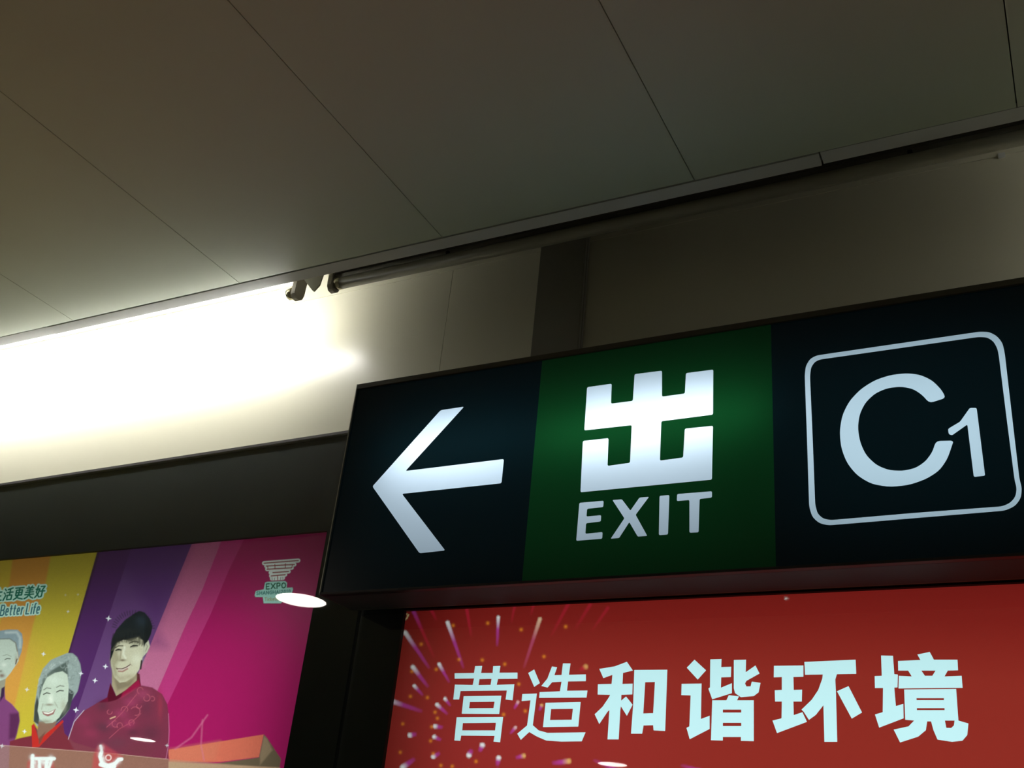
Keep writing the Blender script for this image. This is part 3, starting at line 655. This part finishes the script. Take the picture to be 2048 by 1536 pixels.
LETTERS.append((B7, [[(152,122),(224,188),(172,246),(104,172)], [(72,272),(196,270),(192,490),(246,470),(246,552),(122,616),(102,545),(120,536),(128,344),(70,342)],
  [(250,120),(320,118),(318,168),(380,166),(378,230),(318,232),(316,296),(384,268),(384,330),(262,368),(238,302),(248,294)], [(396,124),(472,122),(470,200),(530,158),(556,208),(474,254),(466,270),(474,288),(500,288),(508,258),(562,266),(550,325),(520,348),(440,355),(404,330),(396,300)],
  [(365,342),(428,350),(416,374),(520,374),(520,628),(440,626),(440,602),(328,602),(328,624),(254,622),(262,374),(350,374)]], [[(328,432),(442,432),(442,450),(328,450)], [(328,514),(442,514),(442,534),(328,534)]]))
LETTERS.append((B7, [[(645,160),(828,158),(828,228),(766,230),(768,310),(820,308),(818,382),(766,382),(768,466),(822,448),(850,508),(664,578),(636,500),(692,486),(694,382),(652,382),(650,312),(694,310),(694,230),(644,232)],
  [(834,136),(1152,122),(1156,210),(1036,212),(1026,245),(1030,330),(1038,632),(958,632),(952,405),(905,465),(862,496),(830,446),(816,432),(880,370),(920,310),(945,240),(948,214),(838,216)], [(1036,318),(1108,286),(1192,450),(1128,488)]], []))
LETTERS.append((B7, [[(1310,96),(1384,98),(1392,212),(1414,214),(1412,294),(1392,296),(1402,410),(1448,396),(1450,486),(1298,544),(1272,462),(1320,448),(1322,298),(1272,298),(1270,224),(1314,222)],
  [(1415,130),(1554,124),(1535,90),(1612,74),(1638,122),(1784,122),(1788,188),(1724,190),(1704,226),(1810,222),(1816,297),(1418,301),(1420,222),(1500,226),(1478,190),(1416,190)],
  [(1453,307),(1776,304),(1790,500),(1852,518),(1845,590),(1815,625),(1750,632),(1660,618),(1635,560),(1620,505),(1596,505),(1588,560),(1540,600),(1428,636),(1388,556),(1480,536),(1515,500),(1460,495)]],
  [[(1560,190),(1648,190),(1628,222),(1582,222)], [(1530,361),(1700,361),(1700,373),(1530,373)], [(1532,423),(1704,423),(1704,435),(1532,435)], [(1706,500),(1766,500),(1762,530),(1745,546),(1715,545)]]))
RY = D+0.012
def Wp(pts, Y): return [wall(x, y, Y) for x, y in pts]
L3 = [([Wp(cc(o, *k), RY) for o in outs], [Wp(cc(h, *k), RY) for h in holes]) for k, outs, holes in LETTERS]
x0, x1, z0, z1 = OXL2-0.008, 0.79, 0.78, OZ2+0.008
gxs = axis_lines(x0, x1, x0, -0.62, 0.0020, 0.0036)
gxs = np.concatenate([gxs[gxs <= 0.03], np.linspace(0.04, x1, 60)])
gzs = axis_lines(z0, z1, CAMZ+0.22, z1, 0.0022, 0.012)
GX, GZ = np.meshgrid(gxs[1:-1], gzs[1:-1]); G = np.stack([GX.ravel(), GZ.ravel()], 1)
jit = np.random.default_rng(5)
G[:, 0] += jit.uniform(-2e-4, 2e-4, len(G)); G[:, 1] += jit.uniform(-2e-4, 2e-4, len(G))
allc = [c for o, h in L3 for c in o+h]
# drop grid points that fall inside letters: letters are flat colour
lo = np.min([np.min(c, 0) for c in allc], 0); hi = np.max([np.max(c, 0) for c in allc], 0)
sel = np.where(((G > lo) & (G < hi)).all(1))[0]; par = np.zeros(len(sel), bool)
for c in allc: par ^= inside(G[sel], c)
keep = np.ones(len(G), bool); keep[sel[par]] = False; G = G[keep]
V, F, cen = cut_sheet(G, [[(x0, z0), (x1, z0), (x1, z1), (x0, z1)]]+allc)
which = np.full(len(F), -1)
for li, (outs, holes) in enumerate(L3):
    m = np.zeros(len(F), bool)
    for c in outs: m |= inside(cen, c)
    for c in holes: m &= ~inside(cen, c)
    which[m] = li
Vs, Fs, _ = compact(V, F[which == -1])
qx, qy = to_px(Vs[:, 0], Vs[:, 1], RY)
R = Paint(np.stack([qx, qy], 1), (140, 42, 34))
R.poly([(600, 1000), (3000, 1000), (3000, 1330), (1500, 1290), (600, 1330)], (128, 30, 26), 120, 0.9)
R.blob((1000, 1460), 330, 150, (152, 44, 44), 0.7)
O5 = dict(org=(740, 1176), sc=4.267)
W_, PU, RD, GD = (232, 240, 240), (182, 66, 168), (196, 34, 62), (222, 170, 100)
def st(h, t, w, ch=W_, ct=PU, a=1.0): R.streak(h, t, w, ch, ct, a, **O5)
for s in (((300, 380), (510, 690), 30), ((372, 200), (550, 600), 26, PU, RD, .8), ((662, 295), (800, 690), 26), ((1095, 250), (1084, 500), 22), ((1450, 265), (1310, 690), 26, (226, 196, 160), (186, 80, 120), .9), ((366, 675), (500, 850), 30), ((590, 650), (680, 810), 24),
          ((378, 835), (455, 920), 24), ((168, 960), (450, 1055), 34), ((640, 945), (690, 1010), 22), ((572, 995), (665, 1080), 26), ((556, 1180), (625, 1190), 30), ((342, 1256), (400, 1245), 34), ((548, 1270), (610, 1300), 28), ((540, 1440), (600, 1405), 30),
          ((845, 1425), (870, 1375), 36), ((958, 1342), (935, 1400), 34), ((1312, 1432), (1240, 1450), 30, GD), ((1098, 1450), (1085, 1520), 32), ((280, 1530), (385, 1455), 38), ((1695, 1478), (1550, 1495), 36, GD), ((825, 175), (865, 420), 24, RD, RD, .7),
          ((1690, 140), (1540, 420), 26, RD, RD, .45), ((1880, 140), (1745, 360), 26, RD, RD, .4), ((2030, 170), (1890, 370), 24, RD, RD, .4), ((520, 180), (570, 280), 26, RD, RD, .7), ((1235, 150), (1205, 300), 20, RD, RD, .5), ((1395, 150), (1370, 240), 20, RD, RD, .4),
          ((1262, 975), (1228, 1035), 22, (220, 170, 170)), ((1242, 1190), (1195, 1245), 22, (220, 180, 180)), ((1465, 1000), (1445, 1050), 22, GD), ((1840, 672), (1785, 705), 34, GD, RD, .8), ((110, 1385), (160, 1360), 26, PU, RD, .7), ((120, 1080), (160, 1050), 16, RD, RD, .5)):
    st(*s)
for gx_, gy in ((710, 320), (1005, 300), (1670, 330), (760, 610), (958, 615), (1485, 585), (565, 695), (437, 480), (358, 712), (345, 925), (490, 935), (555, 1060), (575, 1112), (527, 1185), (280, 1160), (517, 1305), (258, 1402), (605, 1515), (702, 1522), (905, 1480), (1270, 820), (1150, 650), (1290, 355), (1325, 1050), (540, 1415), (1140, 1080)):
    R.blob((gx_, gy), 13, 13, (226, 134, 40), 0.9, **O5)
rr = random.Random(11)
for i in range(90):                              # the burst goes on below the frame
    a = rr.uniform(0.25, 2.9); q = rr.uniform(130, 560)
    hx, hy = 980+q*math.cos(a)*1.2, 1430+q*math.sin(a)
    if hy < 1545: continue
    l = rr.uniform(0.06, 0.3); R.streak((hx, hy), (hx+(980-hx)*l, hy+(1430-hy)*l), rr.uniform(4, 8), W_, PU, 0.9)
R.blob((1573, 1197), 2.2, 2.2, (235, 240, 235), 0.9)
R.line([(812, 1228), (817, 1230), (814, 1236), (810, 1240)], 2.2, (230, 220, 160), 1, 0.9)
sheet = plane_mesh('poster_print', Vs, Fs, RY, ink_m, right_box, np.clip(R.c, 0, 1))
for li in range(len(L3)):
    Vl, Fl, _ = compact(V, F[which == li])
    o = plane_mesh('letter', Vl, Fl, RY, letter_white, sheet)

# ------------------------------------------------------------------ exit sign
YS = 0.922*D
SX0, SX1 = -0.8050*YS, 0.86
ST, SB = 0.6243*YS+CAMZ, 0.3362*YS+CAMZ
sign = thing('exit_sign', 'long backlit sign box with white arrow, green EXIT field and C1 in a rounded frame', 'sign', (SX0, YS, SB))
bm = bmesh.new()
add_box(bm, SX0, SX1, YS+0.012, 1.634, ST-0.004, ST)
add_box(bm, SX0, SX0+0.004, YS+0.012, 1.634, SB, ST-0.004)
add_box(bm, SX1-0.004, SX1, YS+0.012, 1.634, SB, ST-0.004)
add_box(bm, SX0+0.004, SX1-0.004, 1.630, 1.634, SB, ST-0.004)
obj('casing', bm, frame_m, sign)
bm = bmesh.new(); add_box(bm, SX0+0.004, SX1-0.004, YS+0.012, 1.630, SB, SB+0.004); obj('underside', bm, under_m, sign)
bm = bmesh.new(); add_box(bm, SX0+0.001, SX1, YS-0.002, YS+0.012, ST-0.0115, ST); obj('top_rail', bm, frame_m, sign, bevel=0.0008)
bm = bmesh.new(); add_box(bm, SX0+0.001, SX1, YS-0.002, YS+0.012, SB, SB+0.0045); obj('bottom_rail', bm, edge_m, sign, bevel=0.0006)
bm = bmesh.new(); add_box(bm, SX0, SX0+0.0022, YS-0.002, YS+0.012, SB, ST); obj('side_rail', bm, line_m, sign)  # paler strip put in as the highlight on the frame edge
YF = YS+0.002
K5 = (1080, 640, 2.844); K4 = (640, 700, 2.8435); K6 = (1540, 560, 2.478)
def rounded(pts, r):
    out = []; n = len(pts)
    for i in range(n):
        p, a, b = np.array(pts[i], float), np.array(pts[i-1], float), np.array(pts[(i+1) % n], float)
        da, db = a-p, b-p; la, lb = np.linalg.norm(da), np.linalg.norm(db); k = min(r, la*0.4, lb*0.4)
        s, e = p+da/la*k, p+db/lb*k
        for t in (0, .33, .67, 1): out.append(tuple((1-t)**2*s+2*t*(1-t)*p+t*t*e))
    return out
def smooth_loop(pts, n=3):
    """Catmull-Rom through a closed loop"""
    out = []; m = len(pts)
    for i in range(m):
        p0, p1, p2, p3 = (np.array(pts[(i+k-1) % m], float) for k in range(4))
        for j in range(n):
            t = j/n; out.append(tuple(0.5*((2*p1)+(-p0+p2)*t+(2*p0-5*p1+4*p2-p3)*t*t+(-p0+3*p1-3*p2+p3)*t**3)))
    return out
C_R = 60
arrow = rounded([(686,342),(820,322),(486,688),(1046,620),(1032,758),(466,818),(712,1140),(566,1156),(298,776)], 10)
chu = rounded([(268,382),(408,362),(404,476),(528,460),(538,308),(694,288),(694,436),(824,418),(830,302),(986,282),(984,538),(690,576),(682,800),(814,782),(824,618),(984,602),(978,908),(230,980),(244,688),(390,672),(384,830),(512,812),(522,598),(252,628)], 9)
E_ = rounded([(224,1040),(362,1028),(360,1064),(268,1074),(264,1118),(348,1110),(346,1146),(262,1156),(258,1216),(356,1206),(354,1244),(206,1256)], 8)
X_ = rounded([(412,1024),(466,1020),(514,1084),(566,1010),(620,1006),(544,1108),(610,1228),(556,1232),(508,1150),(450,1240),(402,1244),(480,1128)], 6)
I_ = rounded([(680,1000),(736,996),(728,1220),(676,1224)], 8)
T_ = rounded([(780,990),(978,974),(978,1010),(908,1018),(902,1208),(850,1210),(850,1024),(778,1030)], 8)
C_o = [(872,584),(848,542),(803,497),(745,470),(680,462),(600,470),(520,496),(450,540),(393,600),(358,670),(345,750),(352,830),(380,905),(430,967),(500,1010),(590,1026),(690,1016),(775,986),(840,944),(880,885),(908,802),(898,796),(822,798),(806,850),(772,898),(722,932),(660,946),(590,943),(528,918),(475,868),(445,800),(435,730),(444,665),(472,608),(520,562),(580,536),(650,528),(710,540),(755,570),(790,610)]
C_o = rounded(C_o, C_R)
one = rounded([(882,738),(942,702),(990,634),(1024,634),(1066,970),(1010,976),(978,716),(902,770),(886,764)], 8)
fr_o = [(172,470),(178,425),(198,392),(228,375),(270,368),(655,312),(1040,256),(1088,258),(1125,278),(1152,312),(1163,360),(1200,680),(1236,985),(1248,1030),(1244,1080),(1215,1120),(1165,1143),(720,1180),(290,1216),(245,1206),(210,1175),(194,1125),(184,800)]
fr_i = [(198,475),(204,432),(222,406),(248,394),(290,388),(655,336),(1035,282),(1078,285),(1108,305),(1127,340),(1134,375),(1172,680),(1212,990),(1223,1035),(1216,1075),(1190,1105),(1150,1122),(720,1154),(300,1190),(262,1182),(236,1158),(224,1115),(212,800)]
fr_o = rounded(fr_o, 60); fr_i = rounded(fr_i, 60)
SYM = [('arrow', [Wp(cc(arrow, *K4), YF)], []), ('exit_character', [Wp(cc(chu, *K5), YF)], [])]
SYM += [('letter', [Wp(cc(q, *K5), YF)], []) for q in (E_, X_, I_, T_)]
SYM += [('letter', [Wp(cc(C_o, *K6), YF)], []), ('numeral', [Wp(cc(one, *K6), YF)], []), ('number_frame', [Wp(cc(fr_o, *K6), YF)], [Wp(cc(fr_i, *K6), YF)])]
GX0, GX1 = -0.5300*YF, -0.2502*YF
fz0, fz1 = SB+0.003, ST-0.009
mods = [('dark_panel', SX0+0.002, GX0, sign_dark), ('green_panel', GX0, GX1, sign_green), ('dark_panel', GX1, GX1+0.437, sign_dark), ('dark_panel', GX1+0.437, SX1-0.001, sign_dark)]
for nm, a, b, mt in mods:
    mine = [s for s in SYM if a < np.mean([p[0] for p in s[1][0]]) < b]
    V, F, cen = cut_sheet([], [[(a, fz0), (b, fz0), (b, fz1), (a, fz1)]]+[c for s in mine for c in s[1]+s[2]])
    taken = np.zeros(len(F), bool); pan_parts = []
    for s in mine:
        m = np.zeros(len(F), bool)
        for c in s[1]: m |= inside(cen, c)
        for c in s[2]: m &= ~inside(cen, c)
        taken |= m; pan_parts.append((s[0], m))
    Vp, Fp, _ = compact(V, F[~taken]); panel = plane_mesh(nm, Vp, Fp, YF, mt, sign)
    for n2, m in pan_parts:
        Vq, Fq, _ = compact(V, F[m]); plane_mesh(n2, Vq, Fq, YF, sign_white, panel)
# lamps inside the sign
hz = wall(1300, 845, YF)[1]
area_lamp('sign_lamp', ((GX0+GX1)/2-0.0, YS+0.072, hz+0.0), 0.40, 0.022, EXIT_W, (0.93, 0.98, 1.0), sign)
area_lamp('sign_lamp', (SX0+0.25, YS+0.085, wall(900, 890, YF)[1]), 0.30, 0.03, EXIT_W*0.75, (0.90, 0.96, 1.0), sign)
area_lamp('sign_lamp', ((SX0+GX1)/2, YS+0.096, (SB+ST)/2-0.02), GX1-SX0-0.06, 0.36, 0.50, (0.86, 0.95, 1.0), sign)  # broad base light added behind the lettering to lift it evenly
area_lamp('sign_lamp', (GX1+0.23, YS+0.098, (SB+ST)/2-0.01), 0.42, 0.30, RIGHT_W, (0.82, 0.97, 1.0), sign)

# ------------------------------------------------------------------ recessed downlights of the hall (some mirrored in the poster glass, others added fill)
def mirror_spot(x, y):
    d = ray(x, y); yy = H/(d[2]/d[1]); return d[0]/d[1]*yy, 2*(D-0.0085)-yy
dn = [(*mirror_spot(603, 1196), 'round downlight in the hall ceiling mirrored in the magenta poster corner'),
      (*mirror_spot(286, 1477), 'round downlight deep in the hall mirrored on the dark red jacket of the poster'),
      (*mirror_spot(1225, 1526), 'round downlight at the back of the hall mirrored in the red poster')]
for x, y in ((1.5, -0.6), (1.5, -3.9), (3.6, -2.2), (-0.6, -6.3), (-6.2, -6.2), (-7.9, -0.6)):  # extra downlights added out of view to raise the hall's ambient light
    dn.append((x, y, 'round fill downlight added outside the frame to lift the ambient light of the hall'))
for x, y, lab in dn:
    t = thing('downlight', lab, 'ceiling light', (x, y, CZ), 'added fill downlights outside the frame' if 'outside' in lab else 'round hall downlights')
    bm = bmesh.new(); bmesh.ops.create_cone(bm, cap_ends=False, segments=48, radius1=0.118, radius2=0.128, depth=0.01, matrix=Matrix.Translation((x, y, CZ-0.006)))
    bmesh.ops.create_cone(bm, cap_ends=False, segments=48, radius1=0.112, radius2=0.112, depth=0.01, matrix=Matrix.Translation((x, y, CZ-0.006)))
    obj('ring', bm, ring_m, t, smooth=True)
    bm = bmesh.new(); add_cyl(bm, (x, y, CZ-0.006), 0.111, 0.008, 'Z', 48); obj('diffuser', bm, lamp_disc, t)
